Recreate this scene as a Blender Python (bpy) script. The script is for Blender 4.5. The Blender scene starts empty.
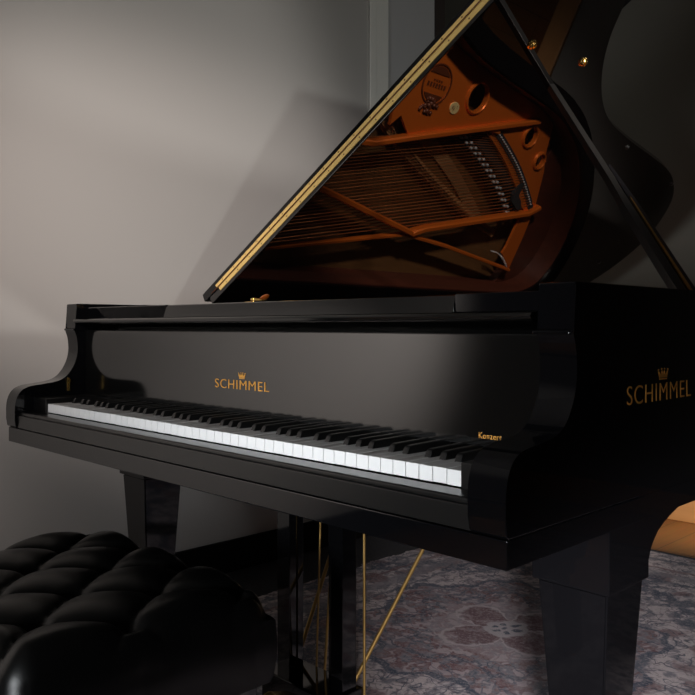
import bpy, bmesh, math, random
from mathutils import Vector, Matrix
random.seed(7)
S = bpy.context.scene
COL = S.collection
PI = math.pi

# ------------------------------------------------------------------ materials
def mat(name, color=(0.5, 0.5, 0.5), rough=0.5, metal=0.0, ior=1.5, coat=0.0, spec=0.5):
    m = bpy.data.materials.new(name); m.use_nodes = True
    b = m.node_tree.nodes['Principled BSDF']
    b.inputs['Base Color'].default_value = (*color, 1)
    b.inputs['Roughness'].default_value = rough
    b.inputs['Metallic'].default_value = metal
    b.inputs['IOR'].default_value = ior
    b.inputs['Specular IOR Level'].default_value = spec
    b.inputs['Coat Weight'].default_value = coat
    return m, m.node_tree, b

def N(t, typ, **kw):
    n = t.nodes.new(typ)
    for k, v in kw.items():
        if k.startswith('i_'):
            n.inputs[k[2:].replace('_', ' ')].default_value = v
        else:
            setattr(n, k, v)
    return n

def bumpy(t, b, scale, strength, dist=0.002, detail=3):
    tc = N(t, 'ShaderNodeTexCoord'); nz = N(t, 'ShaderNodeTexNoise')
    nz.inputs['Scale'].default_value = scale; nz.inputs['Detail'].default_value = detail
    bp = N(t, 'ShaderNodeBump'); bp.inputs['Strength'].default_value = strength; bp.inputs['Distance'].default_value = dist
    t.links.new(tc.outputs['Object'], nz.inputs['Vector']); t.links.new(nz.outputs['Fac'], bp.inputs['Height'])
    t.links.new(bp.outputs['Normal'], b.inputs['Normal'])
    return tc, nz

def ramp_of(t, fac, stops):
    r = N(t, 'ShaderNodeValToRGB')
    while len(r.color_ramp.elements) < len(stops): r.color_ramp.elements.new(0.5)
    for e, (p, c) in zip(r.color_ramp.elements, stops):
        e.position = p; e.color = (*c, 1)
    t.links.new(fac, r.inputs['Fac'])
    return r

LACQ, t_, b_ = mat('black_lacquer', (0.0025, 0.0025, 0.003), 0.045, ior=1.5)
LACQ_LID, t_, b_ = mat('black_lacquer_lid_underside', (0.002, 0.0015, 0.0015), 0.02, ior=1.9)
LACQ_SOFT, t_, b_ = mat('black_lacquer_fallboard', (0.003, 0.003, 0.003), 0.09, ior=1.9)
bumpy(t_, b_, 900, 0.03, 0.0002)
LACQ_SATIN, t_, b_ = mat('black_satin_lacquer', (0.004, 0.004, 0.004), 0.28, ior=1.5)
KEYBLACK, t_, b_ = mat('ebony_black', (0.004, 0.004, 0.004), 0.33)
IVORY, t_, b_ = mat('white_key_top', (0.80, 0.80, 0.80), 0.25)
BRASS, t_, b_ = mat('polished_brass', (0.80, 0.52, 0.16), 0.22, 1.0)
BRASS_SATIN, t_, b_ = mat('satin_brass', (0.86, 0.58, 0.20), 0.5, 0.35)
GOLD_INK, t_, b_ = mat('gold_lettering', (0.70, 0.33, 0.055), 0.45, 0.3)
STEEL, t_, b_ = mat('nickel_pin', (0.50, 0.50, 0.50), 0.3, 0.4)
STRING, t_, b_ = mat('copper_wound_string', (0.50, 0.16, 0.05), 0.4, 0.8)
STRING2, t_, b_ = mat('steel_string', (0.14, 0.10, 0.09), 0.4, 1.0)
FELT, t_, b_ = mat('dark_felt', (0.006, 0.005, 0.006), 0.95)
BRONZE, t_, b_ = mat('bronze_lacquered_iron', (0.66, 0.145, 0.018), 0.30, 0.5)
bumpy(t_, b_, 260, 0.12, 0.001)
BRONZE_DARK, t_, b_ = mat('bronze_relief_dark', (0.10, 0.025, 0.008), 0.5, 0.3)
BADGE, t_, b_ = mat('pale_gold_badge', (0.85, 0.66, 0.30), 0.4, 0.4)

def wood(name, c1, c2, scale, rough, coat=0.0, axis='Y'):
    m, t, b = mat(name, c1, rough, coat=coat)
    tc = N(t, 'ShaderNodeTexCoord'); mp = N(t, 'ShaderNodeMapping')
    sc = {'X': (1, 12, 12), 'Y': (12, 1, 12), 'Z': (12, 12, 1)}[axis]
    mp.inputs['Scale'].default_value = sc
    nz = N(t, 'ShaderNodeTexNoise'); nz.inputs['Scale'].default_value = scale; nz.inputs['Detail'].default_value = 6
    nz.inputs['Distortion'].default_value = 0.6
    t.links.new(tc.outputs['Object'], mp.inputs['Vector']); t.links.new(mp.outputs['Vector'], nz.inputs['Vector'])
    r = ramp_of(t, nz.outputs['Fac'], [(0.3, c1), (0.7, c2)])
    t.links.new(r.outputs['Color'], b.inputs['Base Color'])
    return m
MAHOG = wood('mahogany_veneer', (0.040, 0.009, 0.004), (0.065, 0.014, 0.006), 3, 0.5, 0.0)
SPRUCE = wood('spruce_soundboard', (0.085, 0.038, 0.012), (0.12, 0.055, 0.018), 5, 0.5, 0.0)
SPRUCE_PALE = wood('pale_spruce', (0.24, 0.12, 0.05), (0.30, 0.16, 0.07), 5, 0.5)
MAPLE = wood('maple_bridge', (0.28, 0.13, 0.05), (0.35, 0.17, 0.07), 6, 0.5)
OAKTRIM = wood('oak_skirting', (0.42, 0.19, 0.055), (0.50, 0.24, 0.08), 2, 0.45, axis='X')

# leather
LEATHER, t_, b_ = mat('black_leather', (0.0015, 0.0015, 0.0015), 0.33, ior=1.33, spec=0.32)
bumpy(t_, b_, 420, 0.12, 0.001, 4)

# wall paint
WALL, t, b = mat('painted_plaster', (0.50, 0.475, 0.45), 0.85)
bumpy(t, b, 60, 0.03, 0.001)
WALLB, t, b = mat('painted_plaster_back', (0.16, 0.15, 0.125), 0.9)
TRIMP, t, b = mat('pale_trim_paint', (0.88, 0.86, 0.80), 0.6)
PANEL, t, b = mat('grey_panel_paint', (0.55, 0.54, 0.54), 0.75)
DARKP, t, b = mat('dark_brown_paint', (0.05, 0.038, 0.034), 0.6)
BLACKP, t, b = mat('black_skirting_paint', (0.002, 0.002, 0.002), 0.7, spec=0.2)
CEIL, t, b = mat('ceiling_paint', (0.35, 0.34, 0.33), 0.9)

# floor planks running along Y
FLOOR, t, b = mat('oak_planks', (0.4, 0.2, 0.08), 0.4)
tc = N(t, 'ShaderNodeTexCoord'); mp = N(t, 'ShaderNodeMapping'); mp.inputs['Rotation'].default_value = (0, 0, PI / 2)
br = N(t, 'ShaderNodeTexBrick'); br.inputs['Scale'].default_value = 1.0
br.inputs['Brick Width'].default_value = 1.4; br.inputs['Row Height'].default_value = 0.14
br.inputs['Mortar Size'].default_value = 0.0015
br.inputs['Color1'].default_value = (0.44, 0.19, 0.055, 1); br.inputs['Color2'].default_value = (0.36, 0.145, 0.04, 1)
br.inputs['Mortar'].default_value = (0.05, 0.02, 0.01, 1)
mp2 = N(t, 'ShaderNodeMapping'); mp2.inputs['Scale'].default_value = (18, 1.2, 1)
nz = N(t, 'ShaderNodeTexNoise'); nz.inputs['Scale'].default_value = 4; nz.inputs['Detail'].default_value = 5
mx = N(t, 'ShaderNodeMix', data_type='RGBA', blend_type='MULTIPLY'); mx.inputs['Factor'].default_value = 0.45
t.links.new(tc.outputs['Object'], mp.inputs['Vector']); t.links.new(mp.outputs['Vector'], br.inputs['Vector'])
t.links.new(tc.outputs['Object'], mp2.inputs['Vector']); t.links.new(mp2.outputs['Vector'], nz.inputs['Vector'])
t.links.new(br.outputs['Color'], mx.inputs[6]); t.links.new(nz.outputs['Color'], mx.inputs[7])
t.links.new(mx.outputs[2], b.inputs['Base Color'])

# rug ---------------------------------------------------------------
RUG, t, b = mat('distressed_rug_wool', (0.3, 0.27, 0.27), 0.95)
L = t.links.new
def M(op, a, c=None, d=None, clamp=False):
    n = N(t, 'ShaderNodeMath', operation=op); n.use_clamp = clamp
    for i, v in enumerate((a, c, d)):
        if v is None: continue
        if isinstance(v, (int, float)): n.inputs[i].default_value = v
        else: L(v, n.inputs[i])
    return n.outputs[0]
def noise(vec, scale, detail=3, rough=0.6, dist=0.0):
    n = N(t, 'ShaderNodeTexNoise'); n.inputs['Scale'].default_value = scale; n.inputs['Detail'].default_value = detail
    n.inputs['Roughness'].default_value = rough; n.inputs['Distortion'].default_value = dist
    L(vec, n.inputs['Vector']); return n.outputs['Fac']
tc = N(t, 'ShaderNodeTexCoord'); P = tc.outputs['Object']
# wobble the coordinates so that drawn lines look hand knotted
wn = N(t, 'ShaderNodeTexNoise'); wn.inputs['Scale'].default_value = 14; wn.inputs['Detail'].default_value = 2; L(P, wn.inputs['Vector'])
ws = N(t, 'ShaderNodeVectorMath', operation='SUBTRACT'); L(wn.outputs['Color'], ws.inputs[0]); ws.inputs[1].default_value = (0.5, 0.5, 0.5)
wm = N(t, 'ShaderNodeVectorMath', operation='SCALE'); L(ws.outputs[0], wm.inputs[0]); wm.inputs['Scale'].default_value = 0.05
wa = N(t, 'ShaderNodeVectorMath', operation='ADD'); L(P, wa.inputs[0]); L(wm.outputs[0], wa.inputs[1])
wn2 = N(t, 'ShaderNodeTexNoise'); wn2.inputs['Scale'].default_value = 45; wn2.inputs['Detail'].default_value = 3; L(P, wn2.inputs['Vector'])
ws2 = N(t, 'ShaderNodeVectorMath', operation='SUBTRACT'); L(wn2.outputs['Color'], ws2.inputs[0]); ws2.inputs[1].default_value = (0.5, 0.5, 0.5)
wm2 = N(t, 'ShaderNodeVectorMath', operation='SCALE'); L(ws2.outputs[0], wm2.inputs[0]); wm2.inputs['Scale'].default_value = 0.035
wb = N(t, 'ShaderNodeVectorMath', operation='ADD'); L(wa.outputs[0], wb.inputs[0]); L(wm2.outputs[0], wb.inputs[1]); wa = wb
sp = N(t, 'ShaderNodeSeparateXYZ'); L(wa.outputs[0], sp.inputs[0]); X_, Y_ = sp.outputs[0], sp.outputs[1]
FX, FY = 0.49, 1.18
dx = M('SUBTRACT', X_, FX); dy = M('SUBTRACT', Y_, FY)
r = M('SQRT', M('ADD', M('MULTIPLY', dx, dx), M('MULTIPLY', dy, dy)))
th = M('ARCTAN2', dy, dx)
def smooth(v, lo, hi):
    n = N(t, 'ShaderNodeMapRange', interpolation_type='SMOOTHSTEP'); L(v, n.inputs['Value'])
    n.inputs['From Min'].default_value = lo; n.inputs['From Max'].default_value = hi; return n.outputs[0]
def mixc(fac, a, c):
    n = N(t, 'ShaderNodeMix', data_type='RGBA'); L(fac, n.inputs['Factor'])
    if isinstance(a, tuple): n.inputs[6].default_value = (*a, 1)
    else: L(a, n.inputs[6])
    if isinstance(c, tuple): n.inputs[7].default_value = (*c, 1)
    else: L(c, n.inputs[7])
    return n.outputs[2]
CREAM = (0.50, 0.44, 0.44); MAUVE = (0.13, 0.055, 0.062); NAVY = (0.035, 0.055, 0.09); GREYB = (0.17, 0.17, 0.195)
def band(v, c, w):     # 1 inside |v-c|<w
    return M('SUBTRACT', 1.0, smooth(M('ABSOLUTE', M('SUBTRACT', v, c)), w * 0.6, w * 1.2))
# field: cream with scattered grey-blue and mauve motifs
v1 = N(t, 'ShaderNodeTexVoronoi', feature='SMOOTH_F1'); v1.inputs['Scale'].default_value = 9; L(wa.outputs[0], v1.inputs['Vector'])
v2 = N(t, 'ShaderNodeTexVoronoi', feature='DISTANCE_TO_EDGE'); v2.inputs['Scale'].default_value = 19; L(wa.outputs[0], v2.inputs['Vector'])
n_line = noise(P, 13, 1.5, 0.5, 1.2); n_line2 = noise(P, 27, 1, 0.5, 0.8); n_big = noise(P, 4.5, 3); n_mid = noise(P, 24, 5); n_fine = noise(P, 90, 6, 0.8); n_thr = noise(P, 260, 2, 0.6)
col = mixc(smooth(n_mid, 0.48, 0.62), CREAM, GREYB)
col = mixc(M('MULTIPLY', M('SUBTRACT', 1.0, smooth(v1.outputs['Distance'], 0.25, 0.36)), 0.75), col, MAUVE)
col = mixc(M('MULTIPLY', band(n_line, 0.52, 0.022), 0.8), col, NAVY)
col = mixc(M('MULTIPLY', band(n_line2, 0.47, 0.035), 0.55), col, (0.09, 0.07, 0.09))
# lobed mauve medallion
lobe = M('ADD', r, M('MULTIPLY', M('SINE', M('MULTIPLY', th, 8.0)), 0.035))
lobe = M('ADD', lobe, M('MULTIPLY', M('SINE', M('MULTIPLY', th, 24.0)), 0.012))
inner = M('SUBTRACT', 1.0, smooth(lobe, 0.40, 0.43))
medcol = mixc(smooth(n_mid, 0.45, 0.60), MAUVE, GREYB)
medcol = mixc(M('MULTIPLY', smooth(n_line2, 0.53, 0.60), 0.85), medcol, (0.38, 0.32, 0.33))
medcol = mixc(M('MULTIPLY', band(n_line, 0.47, 0.025), 0.85), medcol, NAVY)
col = mixc(M('MULTIPLY', inner, 0.85), col, medcol)
col = mixc(M('MULTIPLY', band(lobe, 0.425, 0.016), 0.9), col, NAVY)
col = mixc(M('MULTIPLY', band(lobe, 0.30, 0.010), 0.7), col, NAVY)
# cream ground around the flower
g = M('SUBTRACT', 1.0, smooth(M('ADD', r, M('MULTIPLY', M('SINE', M('MULTIPLY', th, 8.0)), 0.018)), 0.215, 0.235))
col = mixc(M('MULTIPLY', g, 0.5), col, (0.34, 0.29, 0.30))
petal = M('ADD', M('MULTIPLY', M('ABSOLUTE', M('COSINE', M('MULTIPLY', M('ADD', th, 0.35), 2.0))), 0.135), 0.06)
pin = M('SUBTRACT', 1.0, smooth(M('SUBTRACT', r, petal), -0.012, 0.002))
col = mixc(M('MULTIPLY', M('MULTIPLY', pin, 0.9), smooth(n_mid, 0.30, 0.52)), col, (0.11, 0.05, 0.06))
col = mixc(M('MULTIPLY', band(M('SUBTRACT', r, petal), 0.010, 0.009), 0.8), col, (0.42, 0.37, 0.37))
core = M('SUBTRACT', 1.0, smooth(r, 0.062, 0.072)); col = mixc(core, col, (0.36, 0.33, 0.34))
dots = M('MULTIPLY', band(r, 0.038, 0.013), M('GREATER_THAN', M('SINE', M('MULTIPLY', th, 6.0)), 0.1))
col = mixc(dots, col, NAVY); col = mixc(M('SUBTRACT', 1.0, smooth(r, 0.008, 0.014)), col, NAVY)
# navy corner pieces and border lines towards the far and left edges
cor = M('ADD', M('MULTIPLY', M('ABSOLUTE', dx), 0.9), M('ABSOLUTE', dy))
cor = M('ADD', cor, M('MULTIPLY', M('SINE', M('MULTIPLY', th, 16.0)), 0.03))
cfac = M('MULTIPLY', smooth(cor, 0.70, 0.76), M('SUBTRACT', 1.0, smooth(cor, 0.86, 0.92)))
col = mixc(M('MULTIPLY', M('MULTIPLY', cfac, smooth(n_mid, 0.40, 0.52)), 0.8), col, NAVY)
for c0, w0, cc in ((1.95, 0.012, NAVY), (2.02, 0.03, GREYB), (2.09, 0.012, MAUVE), (2.2, 0.012, NAVY)):
    col = mixc(M('MULTIPLY', band(Y_, c0, w0), 0.7), col, cc)
for c0, w0, cc in ((0.02, 0.010, NAVY), (-0.05, 0.03, GREYB), (-0.13, 0.010, MAUVE), (-0.2, 0.012, NAVY)):
    col = mixc(M('MULTIPLY', band(X_, c0, w0), 0.7), col, cc)
col = mixc(M('MULTIPLY', M('LESS_THAN', X_, -0.25), 0.97), col, (0.01, 0.012, 0.018))  # strip by the wall painted near black as the shade under the piano
# wear
col = mixc(M('MULTIPLY', smooth(n_fine, 0.48, 0.62), 0.6), col, (0.36, 0.31, 0.315))
col = mixc(M('MULTIPLY', smooth(n_thr, 0.52, 0.62), 0.25), col, GREYB)
col = mixc(M('MULTIPLY', smooth(n_big, 0.52, 0.72), 0.3), col, (0.30, 0.27, 0.285))
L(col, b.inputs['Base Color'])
col = mixc(M('MULTIPLY', M('LESS_THAN', X_, -0.25), 0.9), col, (0.008, 0.009, 0.012))  # the painted shade strip again, over the wear
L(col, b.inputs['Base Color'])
bp = N(t, 'ShaderNodeBump'); bp.inputs['Strength'].default_value = 0.5; bp.inputs['Distance'].default_value = 0.003
L(n_thr, bp.inputs['Height']); L(bp.outputs['Normal'], b.inputs['Normal'])
RUGEDGE, t_, b_ = mat('rug_binding', (0.02, 0.02, 0.025), 0.9)

# ------------------------------------------------------------------ mesh helpers
def box(bm, x0, x1, y0, y1, z0, z1, bev=0.0, seg=2):
    r = bmesh.ops.create_cube(bm, size=1.0)
    vs = r['verts']
    for v in vs:
        v.co = Vector(((x0 + x1) / 2 + v.co.x * (x1 - x0), (y0 + y1) / 2 + v.co.y * (y1 - y0), (z0 + z1) / 2 + v.co.z * (z1 - z0)))
    if bev:
        es = list({e for v in vs for e in v.link_edges})
        bmesh.ops.bevel(bm, geom=es, offset=bev, segments=seg, affect='EDGES', profile=0.5)

def prism(bm, pts, a0, a1, axis='z', bev=0.0, seg=2, mtx=None, skip=None):
    """polygon pts (2D) extruded between a0 and a1 along axis"""
    def P3(p, a):
        if axis == 'z': q = Vector((p[0], p[1], a))
        elif axis == 'x': q = Vector((a, p[0], p[1]))
        else: q = Vector((p[0], a, p[1]))
        return mtx @ q if mtx else q
    n = len(pts)
    lo = [bm.verts.new(P3(p, a0)) for p in pts]; hi = [bm.verts.new(P3(p, a1)) for p in pts]
    f1 = bm.faces.new(lo); f2 = bm.faces.new(hi)
    for i in range(n):
        bm.faces.new((lo[i], lo[(i + 1) % n], hi[(i + 1) % n], hi[i]))
    fs = [f1, f2] + list({f for v in lo + hi for f in v.link_faces})
    if bev:
        es = [e for e in list(f1.edges) + list(f2.edges) if skip is None or not all(skip(v.co) for v in e.verts)]
        bmesh.ops.bevel(bm, geom=es, offset=bev, segments=seg, affect='EDGES', profile=0.5)

def tube(bm, p, q, r, r2=None, seg=12, caps=True):
    p = Vector(p); q = Vector(q); r2 = r if r2 is None else r2
    d = (q - p).normalized(); a = d.orthogonal().normalized(); c = d.cross(a)
    A = [bm.verts.new(p + (a * math.cos(2 * PI * i / seg) + c * math.sin(2 * PI * i / seg)) * r) for i in range(seg)]
    B = [bm.verts.new(q + (a * math.cos(2 * PI * i / seg) + c * math.sin(2 * PI * i / seg)) * r2) for i in range(seg)]
    for i in range(seg): bm.faces.new((A[i], A[(i + 1) % seg], B[(i + 1) % seg], B[i]))
    if caps: bm.faces.new(A); bm.faces.new(B)

def lathe(bm, prof, c=(0, 0, 0), seg=24, mtx=None):
    rings = []
    for (r, z) in prof:
        ring = []
        for i in range(seg):
            v = Vector((r * math.cos(2 * PI * i / seg), r * math.sin(2 * PI * i / seg), z))
            v = (mtx @ v) if mtx else v + Vector(c)
            ring.append(bm.verts.new(v))
        rings.append(ring)
    for a, b in zip(rings, rings[1:]):
        for i in range(seg): bm.faces.new((a[i], a[(i + 1) % seg], b[(i + 1) % seg], b[i]))
    if prof[0][0] > 1e-6: bm.faces.new(rings[0])
    if prof[-1][0] > 1e-6: bm.faces.new(rings[-1])

def ribbon(bm, out, inn, z0, z1):
    """open wall between two polylines of equal length"""
    n = len(out)
    vs = []
    for (o, i) in zip(out, inn):
        vs.append([bm.verts.new((o[0], o[1], z0)), bm.verts.new((o[0], o[1], z1)), bm.verts.new((i[0], i[1], z1)), bm.verts.new((i[0], i[1], z0))])
    for a, b in zip(vs, vs[1:]):
        for k in range(4): bm.faces.new((a[k], a[(k + 1) % 4], b[(k + 1) % 4], b[k]))
    bm.faces.new(vs[0]); bm.faces.new(vs[-1])

def obj(name, bm, m, parent=None, smooth=35, label=None, kind=None, off=None):
    """link bm (world coordinates) as one mesh object; children are stored relative to their parent's base"""
    bmesh.ops.remove_doubles(bm, verts=bm.verts, dist=1e-6)
    bmesh.ops.recalc_face_normals(bm, faces=bm.faces)
    base = Vector((0, 0, 0))
    p = parent
    while p is not None:
        base += p.location; p = p.parent
    if off is not None: base = base + Vector(off)
    bmesh.ops.translate(bm, verts=bm.verts, vec=-base)
    me = bpy.data.meshes.new(name); bm.to_mesh(me); bm.free()
    me.materials.append(m)
    o = bpy.data.objects.new(name, me); COL.objects.link(o)
    if parent is not None: o.parent = parent
    if off is not None: o.location = Vector(off)
    if smooth:
        for p_ in me.polygons: p_.use_smooth = True
        me.set_sharp_from_angle(angle=math.radians(smooth))
        wn_ = o.modifiers.new('weighted_normals', 'WEIGHTED_NORMAL'); wn_.keep_sharp = True; wn_.weight = 100
    if label: o['label'] = label
    if kind: o['kind'] = kind
    return o

def thing(name, label, cat, loc, group=None):
    o = bpy.data.objects.new(name, None); COL.objects.link(o)
    o.location = loc; o['label'] = label; o['category'] = cat; o.empty_display_size = 0.1
    if group: o['group'] = group
    return o
BM = bmesh.new

def catmull(pts, n=6):
    out = []
    P = [pts[0]] + list(pts) + [pts[-1]]
    for i in range(1, len(P) - 2):
        p0, p1, p2, p3 = (Vector(P[i - 1]), Vector(P[i]), Vector(P[i + 1]), Vector(P[i + 2]))
        for k in range(n):
            s = k / n
            out.append(tuple(0.5 * ((2 * p1) + (-p0 + p2) * s + (2 * p0 - 5 * p1 + 4 * p2 - p3) * s * s + (-p0 + 3 * p1 - 3 * p2 + p3) * s ** 3)))
    out.append(tuple(pts[-1]))
    return out
def offset(pl, d):
    """offset an open polyline to its left by d"""
    res = []
    for i, p in enumerate(pl):
        a = Vector(pl[max(0, i - 1)]); b = Vector(pl[min(len(pl) - 1, i + 1)])
        tdir = (b - a).normalized(); nrm = Vector((-tdir.y, tdir.x))
        res.append(tuple(Vector(p) + nrm * d))
    return res

# ------------------------------------------------------------------ room
WX, BY = -0.55, 2.92
def struct(name, bm, m):
    return obj(name, bm, m, None, 30, kind='structure')
bm = BM(); box(bm, -2.6, 4.2, -3.6, BY + 0.1, -0.1, 0.0); struct('floor', bm, FLOOR)
bm = BM(); box(bm, -2.6, 4.2, -3.6, BY + 0.1, 2.9, 3.0); struct('ceiling', bm, CEIL)
bm = BM(); box(bm, WX - 0.1, WX, -3.5, 1.78, 0, 2.9); struct('wall_left', bm, WALL)
bm = BM(); box(bm, WX - 0.1, WX - 0.012, 1.78, 2.135, 0, 2.9, 0.002); struct('trim_1', bm, PANEL)
bm = BM(); box(bm, WX - 0.09, WX + 0.012, 1.665, 1.785, 0, 2.9, 0.004); box(bm, WX + 0.0, WX + 0.015, 1.665, 1.705, 0, 2.9, 0.003); struct('trim_2', bm, TRIMP)
bm = BM(); box(bm, WX - 0.14, WX - 0.02, 2.135, 2.225, 0, 2.9, 0.003); struct('trim_3', bm, DARKP)
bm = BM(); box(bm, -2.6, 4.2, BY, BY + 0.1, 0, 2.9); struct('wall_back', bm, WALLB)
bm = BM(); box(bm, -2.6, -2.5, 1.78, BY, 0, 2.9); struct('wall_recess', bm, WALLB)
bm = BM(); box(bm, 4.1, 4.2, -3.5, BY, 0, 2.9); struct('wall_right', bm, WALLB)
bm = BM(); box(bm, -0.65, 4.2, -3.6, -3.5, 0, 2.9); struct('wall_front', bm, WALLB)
bm = BM(); box(bm, WX, WX + 0.016, -3.5, 1.66, 0, 0.125, 0.003); struct('baseboard_left', bm, BLACKP)
bm = BM(); box(bm, -2.5, 4.1, BY - 0.02, BY, 0, 0.13, 0.005); struct('baseboard_back', bm, OAKTRIM)

# rug
rug = thing('area_rug', 'faded Persian style rug in mauve, navy and cream under the piano', 'rug', (1.1, 0.7, 0))
bm = BM(); box(bm, -0.515, 3.5, -1.0, 2.292, 0.0, 0.011, 0.003)  # carried to the left wall to hold the painted shade strip
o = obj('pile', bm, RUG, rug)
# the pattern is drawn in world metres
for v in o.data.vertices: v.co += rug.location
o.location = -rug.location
bm = BM()
for (x0, x1, y0, y1) in ((-0.528, -0.514, -1.013, 2.305), (3.5, 3.515, -1.013, 2.305), (-0.528, 3.515, 2.292, 2.312), (-0.528, 3.515, -1.013, -1.0)):
    box(bm, x0, x1, y0, y1, 0.0, 0.012, 0.002)
obj('binding', bm, RUGEDGE, rug, label='dark bound edge')

# ------------------------------------------------------------------ piano
AL, AR, XL, XR = -0.0665, 1.2762, -0.12, 1.33
ZB, ZS, ZT = 0.634, 0.670, 0.972
piano = thing('grand_piano', 'black lacquered concert grand piano with raised lid', 'piano', (0.6, 1.0, 0))

# outer outline from the treble front, round the tail, to the bass front (counter-clockwise)
ctrl = [(1.33, 0.62), (1.322, 0.70), (1.285, 0.79), (1.19, 0.885), (1.095, 0.965), (1.01, 1.065), (0.935, 1.19), (0.885, 1.32), (0.850, 1.50),
        (0.825, 1.68), (0.797, 1.86), (0.760, 1.99), (0.690, 2.13), (0.590, 2.245), (0.46, 2.345), (0.32, 2.395), (0.17, 2.40), (0.04, 2.365), (-0.055, 2.29), (-0.108, 2.17), (-0.12, 2.02)]
curve = catmull(ctrl, 6)
outl = [(XR, 0.28), (XR, 0.45)] + curve + [(XL, 1.5), (XL, 0.9), (XL, 0.28)]
innl = offset(outl, 0.078)
bm = BM(); ribbon(bm, outl, innl, ZS, ZT)
bmesh.ops.bevel(bm, geom=[e for e in bm.edges if e.verts[0].co.z > ZT - 1e-4 and e.verts[1].co.z > ZT - 1e-4 and len(e.link_faces) == 2 and any(abs(f.normal.z) < 0.5 for f in e.link_faces)], offset=0.003, segments=2, affect='EDGES')
rim = obj('rim', bm, LACQ, piano)
out2 = offset(outl, 0.0015); inn2 = offset(outl, 0.07)
bm = BM(); ribbon(bm, out2, inn2, ZB, ZS - 0.001); obj('base_molding', bm, LACQ, piano)
ina = offset(outl, 0.0785); inb = offset(outl, 0.083)
bm = BM(); ribbon(bm, ina[2:], inb[2:], 0.80, 0.958); obj('inner_rim', bm, MAHOG, piano, label='reddish mahogany inner veneer')

# soundboard
bm = BM(); prism(bm, offset(outl, 0.08), 0.815, 0.823, 'z'); obj('soundboard', bm, SPRUCE, piano, label='golden spruce soundboard')

# arms: profile in (y, z)
front = [(0.096, 0.909), (0.100, 0.898), (0.104, 0.885), (0.106, 0.868), (0.106, 0.850), (0.101, 0.828), (0.090, 0.806), (0.074, 0.788), (0.052, 0.778),
         (0.018, 0.773), (-0.014, 0.769), (-0.033, 0.7615), (-0.044, 0.749), (-0.050, 0.733), (-0.052, 0.716), (-0.052, 0.702), (-0.052, 0.690)]
front = [tuple(p) for p in catmull(front, 6)]
def arm_profile(bottom): return [(0.2801, bottom), (0.2801, ZT), (0.106, ZT), (0.103, ZT - 0.001), (0.102, ZT - 0.004), (0.101, 0.911)] + front + [(-0.050, bottom + 0.004), (-0.046, bottom)]
for (x0, x1, lab) in ((XL, AL, 'left arm with rounded end'), (AR, XR, 'right arm with rounded end')):
    bm = BM(); prism(bm, arm_profile(ZS), x0, x1, 'x', 0.002, 3, skip=lambda c: c.y > 0.27)
    arm = obj('arm', bm, LACQ, piano)
    bm = BM(); box(bm, min(x0 + 0.004, x0 + 0.004) if x0 < 0 else x0 - 0.004, x1 + 0.004 if x0 < 0 else x1 - 0.004, 0.093, 0.120, 0.9035, 0.9085, 0.0015); obj('arm_bead', bm, LACQ, arm)
# brass key-cover guide on the left arm
bm = BM(); box(bm, AL, AL + 0.004, 0.078, 0.084, 0.752, 0.786, 0.001); tube(bm, (AL, 0.081, 0.778), (AL + 0.006, 0.081, 0.778), 0.005); obj('guide_plate', bm, BRASS, piano, label='small brass guide on the left arm')

# keybed, slip, key blocks
bm = BM(); box(bm, XL + 0.006, XR - 0.001, -0.0485, 0.30, ZB, ZS - 0.0008, 0.002); obj('keybed', bm, LACQ, piano)
bm = BM(); box(bm, AL + 0.0005, AR - 0.0005, -0.046, -0.004, ZS, 0.7005, 0.0015); box(bm, AL + 0.0005, AR - 0.0005, -0.042, -0.004, 0.699, 0.7085, 0.003, 3); obj('key_slip', bm, LACQ_SATIN, piano)
bm = BM(); box(bm, AL + 0.0005, -0.0015, -0.004, 0.135, ZS, 0.742, 0.002); obj('key_block', bm, LACQ_SATIN, piano)
bm = BM(); box(bm, 1.2275 + 0.0015, AR - 0.0005, -0.004, 0.135, ZS, 0.742, 0.002); obj('key_block', bm, LACQ_SATIN, piano)

# fallboard with rolled lip
prof = [(0.152, 0.742), (0.1262, 0.742), (0.1258, 0.900), (0.128, 0.9045), (0.158, 0.9055), (0.157, 0.908), (0.099, 0.9215), (0.093, 0.9245), (0.0915, 0.9285), (0.094, 0.932), (0.099, 0.9335), (0.160, 0.934), (0.168, 0.742)]
bm = BM(); prism(bm, prof, AL + 0.004, AR - 0.006, 'x'); fall = obj('fallboard', bm, LACQ_SOFT, piano, 40)
bm = BM(); box(bm, AL + 0.002, AR - 0.002, 0.169, 0.28, 0.67, 0.93); obj('key_back_rail', bm, LACQ_SATIN, piano)
# music shelf: plain blocks left and right, folded desk in the middle
bm = BM(); prism(bm, [(0.136, 0.9345), (0.125, 0.9605), (0.127, 0.962), (0.30, 0.962), (0.30, 0.9345)], AL + 0.002, 0.318, 'x'); obj('shelf_block', bm, LACQ, piano)
bm = BM(); box(bm, 1.120, AR - 0.003, 0.125, 0.30, 0.9345, 0.9625, 0.0015); obj('shelf_block', bm, LACQ, piano)
bm = BM(); prism(bm, [(0.120, 0.9345), (0.128, 0.960), (0.131, 0.9615), (0.45, 0.9615), (0.45, 0.948), (0.30, 0.9345)], 0.319, 1.119, 'x'); obj('music_desk', bm, LACQ_SOFT, piano)
bm = BM(); box(bm, AL + 0.01, AR - 0.01, 0.30, 0.33, 0.90, 0.945, 0.002); obj('cross_rail', bm, LACQ_SATIN, piano)

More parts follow.
